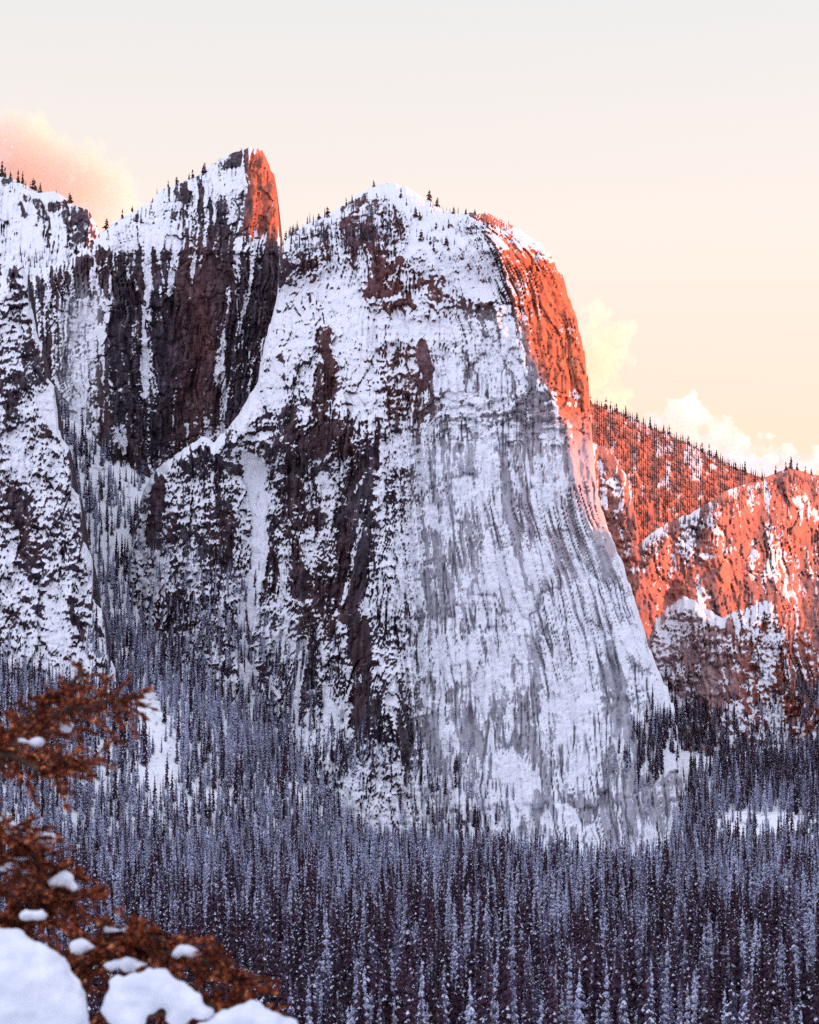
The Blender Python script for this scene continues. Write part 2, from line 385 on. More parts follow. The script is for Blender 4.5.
spire_strokes = [
    (.86, 16, [(120, 232), (150, 216), (175, 200)]), (.92, 16, [(186, 192), (206, 180), (222, 172)]), (.95, 10, [(206, 190), (228, 186)]), (.9, 8, [(236, 165), (242, 185)]),
    (.25, 8, [(186, 200), (204, 206), (224, 204)]), (.3, 6, [(170, 188), (182, 190)]), (.2, 5, [(226, 165), (236, 160)]), (.15, 4, [(118, 228), (112, 232)]),
    (.78, 12, [(112, 242), (150, 232), (165, 235)]), (.5, 7, [(130, 222), (142, 214)]), (.45, 6, [(200, 190), (214, 196)]), (.42, 16, [(190, 215), (232, 215)]),
    (.88, 13, [(92, 300), (82, 350), (76, 405), (90, 420)]), (.8, 5, [(96, 270), (86, 320), (66, 420)]),
    (.95, 3.8, [(146, 226), (148, 280), (145, 340), (144, 395)]), (.9, 3.4, [(180, 205), (178, 240), (170, 292)]), (.9, 2.6, [(192, 258), (196, 290), (198, 322)]),
    (.85, 4.5, [(216, 312), (224, 346), (220, 370), (222, 410), (230, 440)]), (.85, 2.2, [(255, 206), (256, 246), (246, 300), (238, 334)]), (.85, 3, [(122, 228), (114, 270), (106, 320)]),
    (.75, 2.6, [(134, 232), (130, 280)]), (.7, 2.4, [(160, 225), (158, 262)]), (.7, 2, [(208, 215), (206, 260)]), (.6, 2, [(264, 205), (264, 240)]), (.5, 3, [(238, 240), (232, 290)]),
    (.75, 3, [(205, 400), (210, 440)]), (.6, 3, [(150, 405), (148, 440)]), (.8, 5, [(118, 430), (124, 450)]),
    (.6, 7, [(52, 300), (60, 340), (50, 390)]), (.7, 6, [(70, 290), (66, 320)]),
    (-.2, 10, [(264, 160), (268, 195), (264, 225)]), (-.1, 7, [(252, 162), (256, 200)]), (-.1, 5, [(272, 230), (270, 320)]),
    (-.15, 14, [(218, 235), (212, 280), (200, 330), (196, 400)]), (-.1, 14, [(175, 320), (170, 430)]), (-.1, 12, [(120, 340), (125, 400)]),
    (.0, 7, [(45, 285), (34, 296)]), (-.05, 7, [(86, 262), (80, 290)]),
]
spire_streak = lambda px, py: px + (py-300)*.05*np.sign(px-170)
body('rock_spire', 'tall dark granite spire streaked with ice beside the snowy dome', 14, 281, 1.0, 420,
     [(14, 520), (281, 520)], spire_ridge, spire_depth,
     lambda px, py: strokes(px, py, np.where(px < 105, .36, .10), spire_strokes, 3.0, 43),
     lambda px, py: sst(240, 256, px)*sst(250, 225, py)*np.clip(.7+1.2*fbm(px/9, py/20, px*0, 3, 165), .2, 1) + .10*sst(40, 0, np.abs(px-200))*sst(220, 250, py),  # orange sunlight painted on the upper right of the spire
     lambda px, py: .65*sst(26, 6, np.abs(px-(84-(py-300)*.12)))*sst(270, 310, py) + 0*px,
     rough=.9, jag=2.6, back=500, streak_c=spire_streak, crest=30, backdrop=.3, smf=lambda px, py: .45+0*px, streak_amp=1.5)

# ================================================================== LEFT BUTTRESS
butt_ridge = [(-60, 300), (-20, 300), (0, 290), (7, 276), (14, 259), (22, 262), (27, 272), (29, 292), (33, 318), (39, 340), (43, 344), (47, 378), (55, 388), (58, 428), (61, 436), (69, 448), (72, 486), (80, 496), (83, 540), (92, 556),
              (94, 600), (103, 612), (107, 655), (116, 668), (120, 720), (135, 780)]
butt_strokes = [(1.05, 10, [(45, 400), (70, 440)]), (.95, 13, [(52, 590), (60, 640)]), (.95, 9, [(15, 440), (20, 480)]), (.8, 18, [(10, 660), (40, 690)]),
                (.02, 12, [(20, 490), (24, 530), (30, 560)]), (.1, 7, [(14, 275), (20, 300), (14, 330)]), (.12, 7, [(8, 420), (14, 400), (22, 380)]),
                (.1, 3, [(70, 600), (76, 625), (84, 632)]), (.15, 6, [(32, 520), (36, 545)]), (.1, 5, [(4, 610), (14, 618)]), (.25, 8, [(24, 330), (30, 360)])]
butt_right = lut([(259, 20), (300, 30), (350, 42), (430, 58), (535, 80), (600, 90), (700, 116), (780, 135), (900, 150)])
body('snowy_buttress', 'broken snow covered rock buttress at the left edge below the ridge', -60, 135, 1.1, 430,
     [(-60, 860), (135, 860)], butt_ridge,
     lambda px, py: np.interp(py, [255, 400, 600, 860], [2250, 2130, 2010, 1830]) + np.maximum(px-(butt_right(py)-25), 0)*.6,
     lambda px, py: strokes(px, py, np.full(px.shape, .60), butt_strokes, 4, 46),
     rough=1.0, jag=3.0, back=160, blocky=.75, nzw=.9, crest=15, crackf=.35, streak_amp=.3)

# ================================================================== FAR LEFT RIDGE
body('snowy_ridge', 'white far ridge dotted with dark rocks behind the left buttress', -70, 104, 1.1, 170,
     [(-70, 420), (104, 420)], [(-70, 168), (-30, 170), (0, 176), (9, 177), (20, 182), (33, 190), (42, 193), (53, 191), (64, 197), (73, 204), (88, 210), (95, 220), (99, 235), (104, 300)],
     lambda px, py: np.interp(py, [165, 250, 300, 420], [3300, 3060, 2960, 2850]) - px*.8 + np.maximum(px-85, 0)*3,
     lambda px, py: strokes(px, py, np.full(px.shape, .93), [
         (.3, 5, [(28, 198), (40, 205), (44, 220), (48, 235)]), (.25, 5, [(52, 208), (62, 205)]), (.3, 12, [(80, 215), (86, 232), (80, 246)]), (.0, 4, [(76, 240), (84, 242)]),
         (.4, 5, [(66, 215), (70, 228)]), (.45, 4, [(18, 204), (26, 214)]), (.55, 8, [(4, 225), (10, 235)]), (.45, 5, [(42, 220), (52, 245)]), (.3, 2, [(4, 181), (12, 180)])], 3, 48),
     rough=.8, jag=2, back=300, crest=20)

# ================================================================== RIGHT SIDE
def rh_depth(px, py):
    b = np.interp(py, [440, 520, 560, 640, 720, 860], [3260, 3060, 2990, 2880, 2800, 2700])
    b = b + (px-640)*1.7*np.where(px > 640, 1.0, .5) + 3.2*np.maximum(px-722, 0)*sst(640, 560, py) + 14*np.sin(px/11.+py/60.)
    return b
rh_ridge = [(575, 430), (588, 440), (595, 444), (606, 447), (615, 458), (627, 476), (630, 494), (637, 520), (640, 544), (650, 534), (668, 523), (697, 510), (726, 491), (761, 479), (790, 467), (814, 475), (850, 478), (930, 470)]
rh_strokes = [(.9, 4, [(594, 448), (606, 452)]), (.8, 5, [(601, 490), (606, 506)]), (.75, 4, [(622, 530), (628, 552)]), (.7, 4, [(626, 470), (632, 495)]),
              (.85, 6, [(650, 536), (690, 518), (726, 498), (770, 486)]), (.8, 9, [(700, 520), (760, 500)]),
              (.7, 5, [(690, 540), (700, 570), (705, 600)]), (.65, 4, [(672, 560), (664, 600)]), (.75, 14, [(745, 560), (778, 566)]),
              (.7, 2.5, [(640, 572), (680, 564), (740, 548), (765, 540)]), (.6, 5, [(720, 545), (712, 520)]),
              (-.1, 14, [(712, 575), (728, 596)]), (-.05, 12, [(660, 560), (650, 600)]), (-.05, 12, [(686, 585), (672, 610)]), (.05, 14, [(800, 500), (810, 540)]),
              (.6, 10, [(790, 590), (810, 600)]), (.1, 12, [(795, 570), (815, 560)])]
rh_strokes = [(v*.5 if v > .3 else v, r, p) for v, r, p in rh_strokes]
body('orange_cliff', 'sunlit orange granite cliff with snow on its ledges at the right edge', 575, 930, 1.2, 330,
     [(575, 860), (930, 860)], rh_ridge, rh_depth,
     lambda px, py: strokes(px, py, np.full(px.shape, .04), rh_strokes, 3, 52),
     lambda px, py: np.clip(.62 + 1.3*fbm(px/26, py/60, px*0, 4, 160), .15, 1), lambda px, py: .10 + 0*px, rough=1.0, jag=2.4, streak_amp=1.4, back=400, streak_c=lambda px, py: px - (py-600)*.12, crest=30)  # low sun put into the cliff colour in uneven patches

lb_ridge = [(630, 720), (645, 650), (655, 622), (668, 607), (680, 598), (688, 596), (703, 607), (722, 618), (735, 611), (753, 605), (768, 600), (776, 600), (782, 618), (786, 650), (795, 690), (815, 700), (840, 690), (930, 690)]
body('frosted_cliff', 'grey frosted lower cliff standing below the orange cliff', 630, 930, 1.2, 260,
     [(630, 880), (930, 880)], lb_ridge,
     lambda px, py: np.interp(py, [590, 640, 700, 760, 880], [2640, 2560, 2500, 2440, 2330]) + 25*np.sin(px/17.),
     lambda px, py: strokes(px, py, np.full(px.shape, .30), [
         (.8, 5, [(668, 612), (688, 603), (722, 622)]), (.75, 9, [(740, 618), (770, 612)]), (.9, 12, [(765, 706), (785, 730), (800, 760)]), (.8, 7, [(772, 640), (768, 680)]),
         (.9, 5, [(660, 690), (690, 710), (720, 745)]), (.1, 8, [(745, 660), (738, 690)]), (.1, 4, [(790, 690), (794, 750)]), (.8, 9, [(775, 740), (770, 760)])], 3, 58),
     lambda px, py: .5 + 0*px, lambda px, py: .4*sst(760, 700, px), rough=1.2, jag=4.5, back=200, crest=20, streak_c=lambda px, py: px - (py-600)*.1)

fh_ridge = [(540, 385), (590, 403), (620, 412), (650, 427), (680, 440), (710, 455), (735, 468), (760, 477), (800, 490), (930, 500)]
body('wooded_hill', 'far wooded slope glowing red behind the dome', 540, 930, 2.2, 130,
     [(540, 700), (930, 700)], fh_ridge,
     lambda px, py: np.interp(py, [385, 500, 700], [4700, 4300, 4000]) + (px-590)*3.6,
     lambda px, py: np.full(px.shape, .12), lambda px, py: .95+0*px, lambda px, py: .08 + 0*px, rough=.4, jag=1.2, back=500, crest=30, crackf=0)  # red evening light put into the slope colour

# ================================================================== VALLEY TERRAIN
def ground_z(x, y):
    y0 = np.interp(x, [-1200, -500, -260, -120, 0, 220, 300, 700, 1500], [1250, 1380, 1560, 1720, 1900, 1900, 1760, 1700, 1600])
    sl = np.interp(x, [-1200, -500, -260, -120, 0, 220, 300, 700, 1500], [.40, .385, .37, .30, .16, .12, .17, .17, .3])
    r = np.maximum(y-y0, 0); z = -105 + sl*r*np.clip(r/260., .35, 1)
    z = z + .42*np.clip(y-2180, 0, 330)*sst(-60, -200, x)
    near = np.interp(y, [-400, -50, 0, 15, 40, 120, 260, 450, 640], [40, 6, -2.2, -7, -18, -44, -70, -92, -105])
    z = np.where(y < 640, near, z)
    g_ = np.exp(-((x-1180)/270.)**2)*sst(2930, 2650, y)*sst(-900, -100, y); z = z + (np.maximum(z, 405.)-z)*g_  # unseen ridge added off frame right to keep the forest in shade
    z = z + 5*fbm(x/90, y/90, 0*x, 3, 70)*sst(500, 900, y) + .6*fbm(x/12, y/12, 0*x, 2, 74)*sst(30, 90, y)
    return z
gx = np.concatenate([np.linspace(-9000, -1300, 12), np.arange(-1250, 2001, 12.), np.linspace(2100, 9000, 12)])
gy = np.concatenate([np.linspace(-3000, -60, 10), np.arange(-40, 640, 14.), np.arange(640, 3000, 11.), np.linspace(3100, 16000, 14)])
GX, GY = np.meshgrid(gx, gy)
GZ = ground_z(GX, np.minimum(GY, np.interp(GX, [-300, -150], [2560., 2900.])))
grid_mesh('ground', np.stack([GX, GY, GZ], -1), M_GROUND, None, 'structure', 'snowy forest floor rising towards the cliffs')


# ================================================================== TREES
def simple_mat(name, cols, scale, rough=.9, bumpd=0.):
    m, nt, b, out = nodes(name)
    tc = N(nt, 'ShaderNodeTexCoord'); n = noisen(nt, tc.outputs['Object'], scale, 4, .6)
    nt.links.new(rampn(nt, n.outputs[0], cols), b.inputs['Base Color']); b.inputs['Roughness'].default_value = rough
    b.inputs['Specular IOR Level'].default_value = .2
    if bumpd:
        bp = N(nt, 'ShaderNodeBump'); bp.inputs['Distance'].default_value = bumpd
        nt.links.new(n.outputs[0], bp.inputs['Height']); nt.links.new(bp.outputs[0], b.inputs['Normal'])
    return m
M_NEEDLE_RED = simple_mat('dry_pine_needles', [(.3, (.06, .022, .014)), (.7, (.15, .06, .035))], .6)
def needle_mat(name, dark, light):
    m, nt, b, out = nodes(name)
    tc = N(nt, 'ShaderNodeTexCoord'); n = noisen(nt, tc.outputs['Object'], .5, 4, .65)
    oi = N(nt, 'ShaderNodeObjectInfo')
    c = rampn(nt, n.outputs[0], [(.35, dark), (.65, light)])
    k = mathn(nt, 'ADD', mathn(nt, 'MULTIPLY', oi.outputs['Random'], .9), .5)
    sc = N(nt, 'ShaderNodeVectorMath', operation='SCALE'); nt.links.new(c, sc.inputs[0]); nt.links.new(k, sc.inputs['Scale'])
    nt.links.new(sc.outputs[0], b.inputs['Base Color']); b.inputs['Roughness'].default_value = .9; b.inputs['Specular IOR Level'].default_value = .1
    return m
M_RIME = needle_mat('rimed_needles', (.14, .15, .25), (.48, .50, .65))
M_HALF = needle_mat('half_frosted_needles', (.045, .038, .07), (.17, .15, .24))
M_NEEDLE = needle_mat('dark_needles', (.022, .011, .020), (.075, .040, .060))
M_TSNOW = simple_mat('snow_on_boughs', [(.3, (.38, .39, .52)), (.7, (.70, .72, .84))], .5)
M_BARK = simple_mat('bark', [(.3, (.05, .032, .028)), (.7, (.13, .09, .08))], 2.0)

def raw_mesh(name, verts, faces, mats, midx=None, smooth=False):
    me = bpy.data.meshes.new(name); me.from_pydata([tuple(v) for v in verts], [], faces)
    for m in mats: me.materials.append(m)
    if midx is not None: me.polygons.foreach_set('material_index', midx)
    if smooth: me.polygons.foreach_set('use_smooth', [True]*len(me.polygons))
    me.update(); return me
def conifer_geo(seed, h, R, snow, tiers=17, per=6, lo=.1, power=.8, gap=.0):
    r = random.Random(seed); V = []; Fc = []; MI = []
    def blade(p, dirx, diry, L, wd, droop, lift, mi, t0=0., t1=1., nseg=4):
        base = len(V)
        for i in range(nseg+1):
            t = t0 + (t1-t0)*i/nseg
            x = p[0]+dirx*L*t; y = p[1]+diry*L*t; z = p[2] - droop*L*t*t + lift + r.uniform(-.12, .12)
            wv = wd*math.sin(math.pi*min(1, .18+.82*t))*(1.25 if i % 2 else .7)*r.uniform(.7, 1.3)
            if i == nseg: wv *= .25
            V.append((x-diry*wv, y+dirx*wv, z-.85*wv)); V.append((x+diry*wv, y-dirx*wv, z-.85*wv)); V.append((x, y, z+.15*wd))
        for i in range(nseg):
            a = base+3*i; b = a+3
            Fc.append((a, a+2, b+2, b)); Fc.append((a+2, a+1, b+1, b+2)); MI.extend((mi, mi))
    lean = (r.uniform(-.02, .02)*h, r.uniform(-.02, .02)*h)
    for k in range(tiers):
        t = lo + (1-lo)*((k+r.uniform(-.3, .3))/tiers); t = min(max(t, lo), .985)
        if r.random() < gap: continue
        z = h*t; rad = R*((1-t)**power)*r.uniform(.75, 1.15) + .35
        n = max(3, int(per*(1-.4*t)))
        a0 = r.uniform(0, 6.28)
        for j in range(n):
            if r.random() < .1+gap: continue
            a = a0 + 6.283*j/n + r.uniform(-.3, .3); L = rad*r.uniform(.65, 1.15)
            p = (lean[0]*t, lean[1]*t, z+r.uniform(-.4, .4)*h/tiers); dr = r.uniform(.45, .95)
            wd = .30*L + .35
            blade(p, math.cos(a), math.sin(a), L, wd, dr, 0, 0)
            blade(p, math.cos(a+.1), math.sin(a+.1), L*.8, wd*.8, dr+.25, -.5, 0, nseg=3)
            if r.random() < snow:
                blade(p, math.cos(a), math.sin(a), L, wd*r.uniform(.5, .85), dr, .25, 1, r.uniform(0, .2), r.uniform(.4, .6), 3)
                if r.random() < .8: blade(p, math.cos(a+r.uniform(-.12, .12)), math.sin(a), L, wd*r.uniform(.45, .8), dr, .27, 1, r.uniform(.5, .62), r.uniform(.85, 1.05), 3)
    # leader
    tip = (lean[0], lean[1], h)
    b = len(V)
    for a in range(4): V.append((tip[0]+.35*math.cos(a*1.57), tip[1]+.35*math.sin(a*1.57), h*.95))
    V.append(tip)
    for a in range(4): Fc.append((b+a, b+(a+1) % 4, b+4)); MI.append(0)
    return V, Fc, MI
def trunk_geo(h, r0):
    V = []; Fc = []
    for i, (z, rr) in enumerate(((-1.5, r0*1.25), (1, r0), (h*.5, r0*.6), (h*.96, r0*.1))):
        for a in range(6): V.append((rr*math.cos(a*1.0472), rr*math.sin(a*1.0472), z))
    for i in range(3):
        for a in range(6): Fc.append((i*6+a, i*6+(a+1) % 6, (i+1)*6+(a+1) % 6, (i+1)*6+a))
    return V, Fc
PROTO = []   # (crown mesh, trunk mesh)
specs = [(34, 3.8, .8, 16, 7, 'M_RIME'), (38, 3.3, .6, 19, 6, 'M_RIME'), (30, 4.2, .5, 14, 7, 'M_HALF'), (41, 3.9, .3, 19, 7, 'M_NEEDLE'), (27, 3.0, .85, 13, 6, 'M_RIME'), (35, 4.4, .3, 16, 7, 'M_NEEDLE'), (37, 2.9, .5, 18, 6, 'M_HALF'), (32, 3.8, .1, 15, 7, 'M_NEEDLE')]
coll = bpy.data.collections.new('tree_kinds')
for i, (h, R, sn, ti, pe, nm_) in enumerate(specs):
    nm_ = globals()[nm_]
    V, Fc, MI = conifer_geo(100+i, h, R, sn, ti, pe, lo=.12)
    cm = raw_mesh('crown', V, Fc, [nm_, M_TSNOW], MI)
    tv, tf = trunk_geo(h, .42); tm = raw_mesh('trunk', tv, tf, [M_BARK])
    PROTO.append((cm, tm, h))
    n0 = len(V)
    jm = raw_mesh('conifer_kind', V+tv, Fc+[tuple(q+n0 for q in f) for f in tf], [nm_, M_TSNOW, M_BARK], MI+[2]*len(tf))
    coll.objects.link(bpy.data.objects.new('conifer_kind_%d' % i, jm))
M_PINE = needle_mat('ridge_pine_needles', (.045, .028, .022), (.13, .075, .05))
# sparse ridge pines
PINE = []
for i in range(5):
    h = 16
    V, Fc, MI = conifer_geo(300+i, h, 4.6 if i % 2 else 3.4, .3, 11, 5, lo=.3 if i % 2 else .12, power=.5 if i % 2 else .7, gap=.16 if i % 2 else .08)
    cm = raw_mesh('crown', V, Fc, [M_NEEDLE_RED if i % 2 else M_PINE, M_TSNOW], MI)
    tv, tf = trunk_geo(h, .35); tm = raw_mesh('trunk', tv, tf, [M_BARK]); PINE.append((cm, tm, h))

M_LIT = needle_mat('sun_reddened_needles', (.07, .030, .022), (.20, .10, .075))  # red of the low sun put into the hill trees' needle colour
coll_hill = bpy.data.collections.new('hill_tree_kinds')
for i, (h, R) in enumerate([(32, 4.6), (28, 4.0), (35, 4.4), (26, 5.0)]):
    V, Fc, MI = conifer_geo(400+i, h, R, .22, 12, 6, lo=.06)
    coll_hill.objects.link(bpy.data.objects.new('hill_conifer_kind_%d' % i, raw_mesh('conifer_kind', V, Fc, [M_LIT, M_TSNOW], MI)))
def scatter(name, label, pts, scl, rot, idx, coll=coll):
    me = bpy.data.meshes.new(name); me.vertices.add(len(pts)); me.vertices.foreach_set('co', np.asarray(pts, np.float32).reshape(-1))
    for k, v, ty in (('scl', scl, 'FLOAT'), ('rot', rot, 'FLOAT')):
        a = me.attributes.new(k, ty, 'POINT'); a.data.foreach_set('value', np.asarray(v, np.float32))
    a = me.attributes.new('idx', 'INT', 'POINT'); a.data.foreach_set('value', np.asarray(idx, np.int32))
    o = bpy.data.objects.new(name, me); COL.objects.link(o); o['kind'] = 'stuff'; o['label'] = label
    g = bpy.data.node_groups.new(name, 'GeometryNodeTree')
    g.interface.new_socket('Geometry', in_out='INPUT', socket_type='NodeSocketGeometry')
    g.interface.new_socket('Geometry', in_out='OUTPUT', socket_type='NodeSocketGeometry')
    gi = g.nodes.new('NodeGroupInput'); go = g.nodes.new('NodeGroupOutput')
    ip = g.nodes.new('GeometryNodeInstanceOnPoints'); ci = g.nodes.new('GeometryNodeCollectionInfo')
    ci.inputs['Collection'].default_value = coll; ci.inputs['Separate Children'].default_value = True; ci.inputs['Reset Children'].default_value = True
    def na(n, t):
        q = g.nodes.new('GeometryNodeInputNamedAttribute'); q.data_type = t; q.inputs[0].default_value = n
        return [s for s in q.outputs if s.enabled and s.name == 'Attribute'][0]
    cx = g.nodes.new('ShaderNodeCombineXYZ'); g.links.new(na('rot', 'FLOAT'), cx.inputs[2])
    g.links.new(gi.outputs[0], ip.inputs['Points']); g.links.new(ci.outputs[0], ip.inputs['Instance'])
    ip.inputs['Pick Instance'].default_value = True
    g.links.new(na('idx', 'INT'), ip.inputs['Instance Index']); g.links.new(cx.outputs[0], ip.inputs['Rotation'])
    g.links.new(na('scl', 'FLOAT'), ip.inputs['Scale']); g.links.new(ip.outputs[0], go.inputs[0])
    md = o.modifiers.new('scatter', 'NODES'); md.node_group = g
    return o

# valley and gully forest, on the terrain
P = []
yy_ = 560.
while yy_ < 2800:
    sp = 8.8 if yy_ < 1500 else 8.0
    xs = np.arange(-.25*yy_-40, .25*yy_+60, sp)
    P.append(np.stack([xs+RNG.uniform(-.45, .45, len(xs))*sp, yy_+RNG.uniform(-.45, .45, len(xs))*sp], -1)); yy_ += sp
P = np.concatenate(P)
gz = ground_z(P[:, 0], P[:, 1])
ppx = P[:, 0]/P[:, 1]*F+CX; ppy = HY-gz/P[:, 1]*F
dens = np.full(len(P), .96)
dens *= 1-.55*sst(.1, .5, fbm(P[:, 0]/70, P[:, 1]/90, 0*ppx, 3, 80))
def hole(cx_, cy_, rx, ry, k): 
    global dens
    q = np.hypot((ppx-cx_)/rx, (ppy-cy_)/ry) + .35*fbm(ppx/12, ppy/12, 0*ppx, 3, 85)
    dens *= 1-k*sst(1.15, .8, q)
for hh in ((163, 762, 20, 46, .86), (150, 718, 13, 26, .95), (205, 800, 30, 14, .6), (120, 545, 8, 14, .9), (178, 628, 14, 12, .8), (135, 470, 40, 12, .9), (110, 440, 30, 10, .9), (250, 705, 8, 16, .9),
           (760, 832, 60, 22, .72), (735, 850, 20, 8, .9), (650, 700, 26, 18, .95), (690, 720, 12, 9, .8), (600, 858, 60, 6, .97), (700, 790, 30, 10, .4), (640, 820, 20, 30, .6), (150, 500, 30, 14, .8), (90, 425, 25, 14, .85), (100, 500, 40, 60, .25), (60, 440, 12, 30, .5)):
    hole(*hh)
front = lut([(0, 2600), (50, 2700), (130, 2700), (160, 2330), (250, 2210), (330, 2060), (400, 1975), (470, 1900), (540, 1760), (600, 1640), (655, 1640), (690, 2250), (819, 2420)])
dens *= np.where((P[:, 1] > 1950) & (ppx < 240), .85, 1.0)
keep = (RNG.random(len(P)) < dens) & (P[:, 1] < front(ppx)+10)
P = P[keep]; gz = gz[keep]; ppx = ppx[keep]; ppy = ppy[keep]
n = len(P)
scl = (RNG.uniform(.45, 1.0, n)+.22*RNG.random(n)**3+.12*(RNG.random(n) > .8))*np.interp(P[:, 1], [600, 1400, 2100, 2700], [1.0, 1.0, 1.0, .9])
# snowier in the middle distance, darker and redder trees near the road and on the right
pd = np.interp(P[:, 1], [600, 950, 1300, 1700, 2300], [.85, .70, .38, .24, .40]) + .35*sst(600, 760, ppx)*sst(1700, 2000, P[:, 1]) + .95*fbm(P[:, 0]/110, P[:, 1]/160, 0*ppx, 3, 88)
darkset = np.array([3, 5, 7, 2]); snowset = np.array([0, 1, 4, 6])
idx = np.where(RNG.random(n) < pd, darkset[RNG.integers(0, 4, n)], snowset[RNG.integers(0, 4, n)])
rot = RNG.uniform(0, 6.28, n)
# the trees that show largest: nearest ones inside the frame
top_py = HY-(gz+32*scl)/P[:, 1]*F
cand = np.where((top_py < 1012) & (ppx > 2) & (ppx < 817) & ~((ppx < 290) & (ppy > 930)))[0]
size = 32*scl[cand]/P[cand, 1]*F * np.clip((1024-top_py[cand])/40, .2, 1)
chosen = cand[np.argsort(-size)[:215]]
mask = np.ones(n, bool); mask[chosen] = False
pts = np.concatenate([P, gz[:, None]], 1)

def tree_object(kind, proto, loc, s, rz, label, cat, group):
    cm, tm, _h = proto
    e = bpy.data.objects.new(kind, None); COL.objects.link(e); e.empty_display_size = .5
    e.location = loc; e.rotation_euler = (0, 0, rz); e.scale = (s, s, s)
    e['label'] = label; e['category'] = cat
    if group: e['group'] = group
    if kind == 'pine_tree':
        e.rotation_euler = (random.uniform(-.09, .09), random.uniform(-.09, .09), rz); e.scale = (s*random.uniform(.8, 1.35), s*random.uniform(.8, 1.35), s*random.uniform(.75, 1.15))
    for nm, me in (('crown', cm), ('trunk', tm)):
        c = bpy.data.objects.new(nm, me); COL.objects.link(c); c.parent = e
    return e
for i in chosen:
    k = int(idx[i])
    lab = {0: 'tall frosted conifer in the front rows of the valley forest', 1: 'tall narrow frosted conifer in the front rows of the valley forest',
           4: 'short frosted conifer in the front rows of the valley forest', 6: 'slim half frosted conifer in the front rows of the valley forest',
           2: 'conifer with patchy snow in the front rows of the valley forest', 3: 'tall dark conifer with little snow in the front rows of the valley forest',
           5: 'broad dark conifer with little snow in the front rows of the valley forest', 7: 'bare dark conifer without snow in the front rows of the valley forest'}[k]
    tree_object('conifer_tree', PROTO[k], pts[i], float(scl[i]), float(rot[i]), lab, 'conifer', lab.replace('conifer', 'conifers', 1))
print('forest', n)

# trees growing on the rock bodies
bp, bs, bi = [], [], []
def on_body(name, px, py, cnt, sx, sy, s0, s1, snow):
    for _ in range(cnt):
        x = random.gauss(px, sx); y = random.gauss(py, sy)
        q = sample(name, x, y); bp.append((q[0], q[1]+.5, q[2]-1.0)); bs.append(random.uniform(s0, s1)); bi.append(int(random.choice(snowset if random.random() < snow else darkset)))
for a in [('granite_dome', 210, 640, 260, 38, 28, .45, .8, .7), ('granite_dome', 290, 690, 170, 26, 26, .4, .75, .35), ('granite_dome', 345, 760, 90, 20, 16, .5, .8, .4),
          ('granite_dome', 430, 790, 70, 26, 18, .4, .8, .5), ('granite_dome', 180, 560, 70, 22, 26, .3, .6, .8), ('granite_dome', 225, 590, 50, 18, 22, .3, .6, .6),
          ('granite_dome', 470, 835, 40, 30, 8, .5, .9, .4), 
          ('snowy_buttress', 95, 700, 60, 10, 40, .4, .8, .6), ('snowy_buttress', 40, 740, 80, 40, 20, .5, .8, .7),
          ('frosted_cliff', 700, 760, 150, 40, 24, .45, .8, .25), ('frosted_cliff', 800, 730, 150, 20, 40, .4, .7, .2), ('frosted_cliff', 685, 728, 150, 22, 20, .5, .9, .08), ('frosted_cliff', 735, 752, 110, 20, 14, .5, .9, .12), ('frosted_cliff', 808, 690, 50, 10, 22, .4, .7, .1), ('frosted_cliff', 755, 720, 40, 14, 22, .3, .6, .3), ('granite_dome', 648, 790, 18, 8, 25, .4, .7, .5),
          ('granite_dome', 655, 745, 70, 16, 18, .6, .95, .1), ('granite_dome', 640, 770, 30, 10, 12, .5, .9, .2), ('granite_dome', 400, 420, 60, 50, 40, .18, .34, .3), ('granite_dome', 430, 240, 26, 26, 16, .14, .3, .1), ('granite_dome', 320, 240, 170, 24, 10, .2, .42, .15), ('granite_dome', 375, 228, 90, 14, 12, .2, .42, .1),
          ('snowy_ridge', 36, 262, 36, 14, 8, .3, .5, .3), ('granite_dome', 470, 235, 26, 14, 9, .15, .3, .1), ('granite_dome', 488, 225, 30, 16, 6, .15, .3, .1), ('rock_spire', 190, 186, 24, 12, 6, .12, .26, .1), ('rock_spire', 226, 162, 16, 10, 5, .1, .2, .1), ('granite_dome', 436, 210, 16, 10, 4, .12, .25, .1), ('snowy_ridge', 20, 186, 14, 16, 4, .2, .35, .2), ('granite_dome', 300, 262, 30, 14, 8, .2, .35, .4)]:
    on_body(*a)
fm = pts[mask]
scatter('forest', 'dense snow dusted conifer forest filling the valley and climbing the gullies', np.concatenate([fm, np.array(bp)]), np.concatenate([scl[mask], bs]),
        np.concatenate([rot[mask], RNG.uniform(0, 6.28, len(bp))]), np.concatenate([idx[mask], bi]))
hp, hs = [], []
for _ in range(5200):
    x = random.uniform(575, 835); top = float(np.interp(x, [p[0] for p in fh_ridge], [p[1] for p in fh_ridge]))
    y = top + random.random()**1.2*150
    q = sample('wooded_hill', x, y); hp.append((q[0], q[1], q[2]-1)); hs.append(random.uniform(.35, .8))
for _ in range(380):   # brush on the orange cliff top
    x = random.uniform(640, 830); top = float(np.interp(x, [p[0] for p in rh_ridge], [p[1] for p in rh_ridge]))
    y = top + 6+abs(random.gauss(0, 14)); q = sample('orange_cliff', x, y); hp.append((q[0], q[1], q[2]-1)); hs.append(random.uniform(.22, .42))
scatter('hill_forest', 'far red lit conifer wood on the slope beyond the dome', hp, hs, RNG.uniform(0, 6.28, len(hp)), RNG.integers(0, 4, len(hp)), coll_hill)

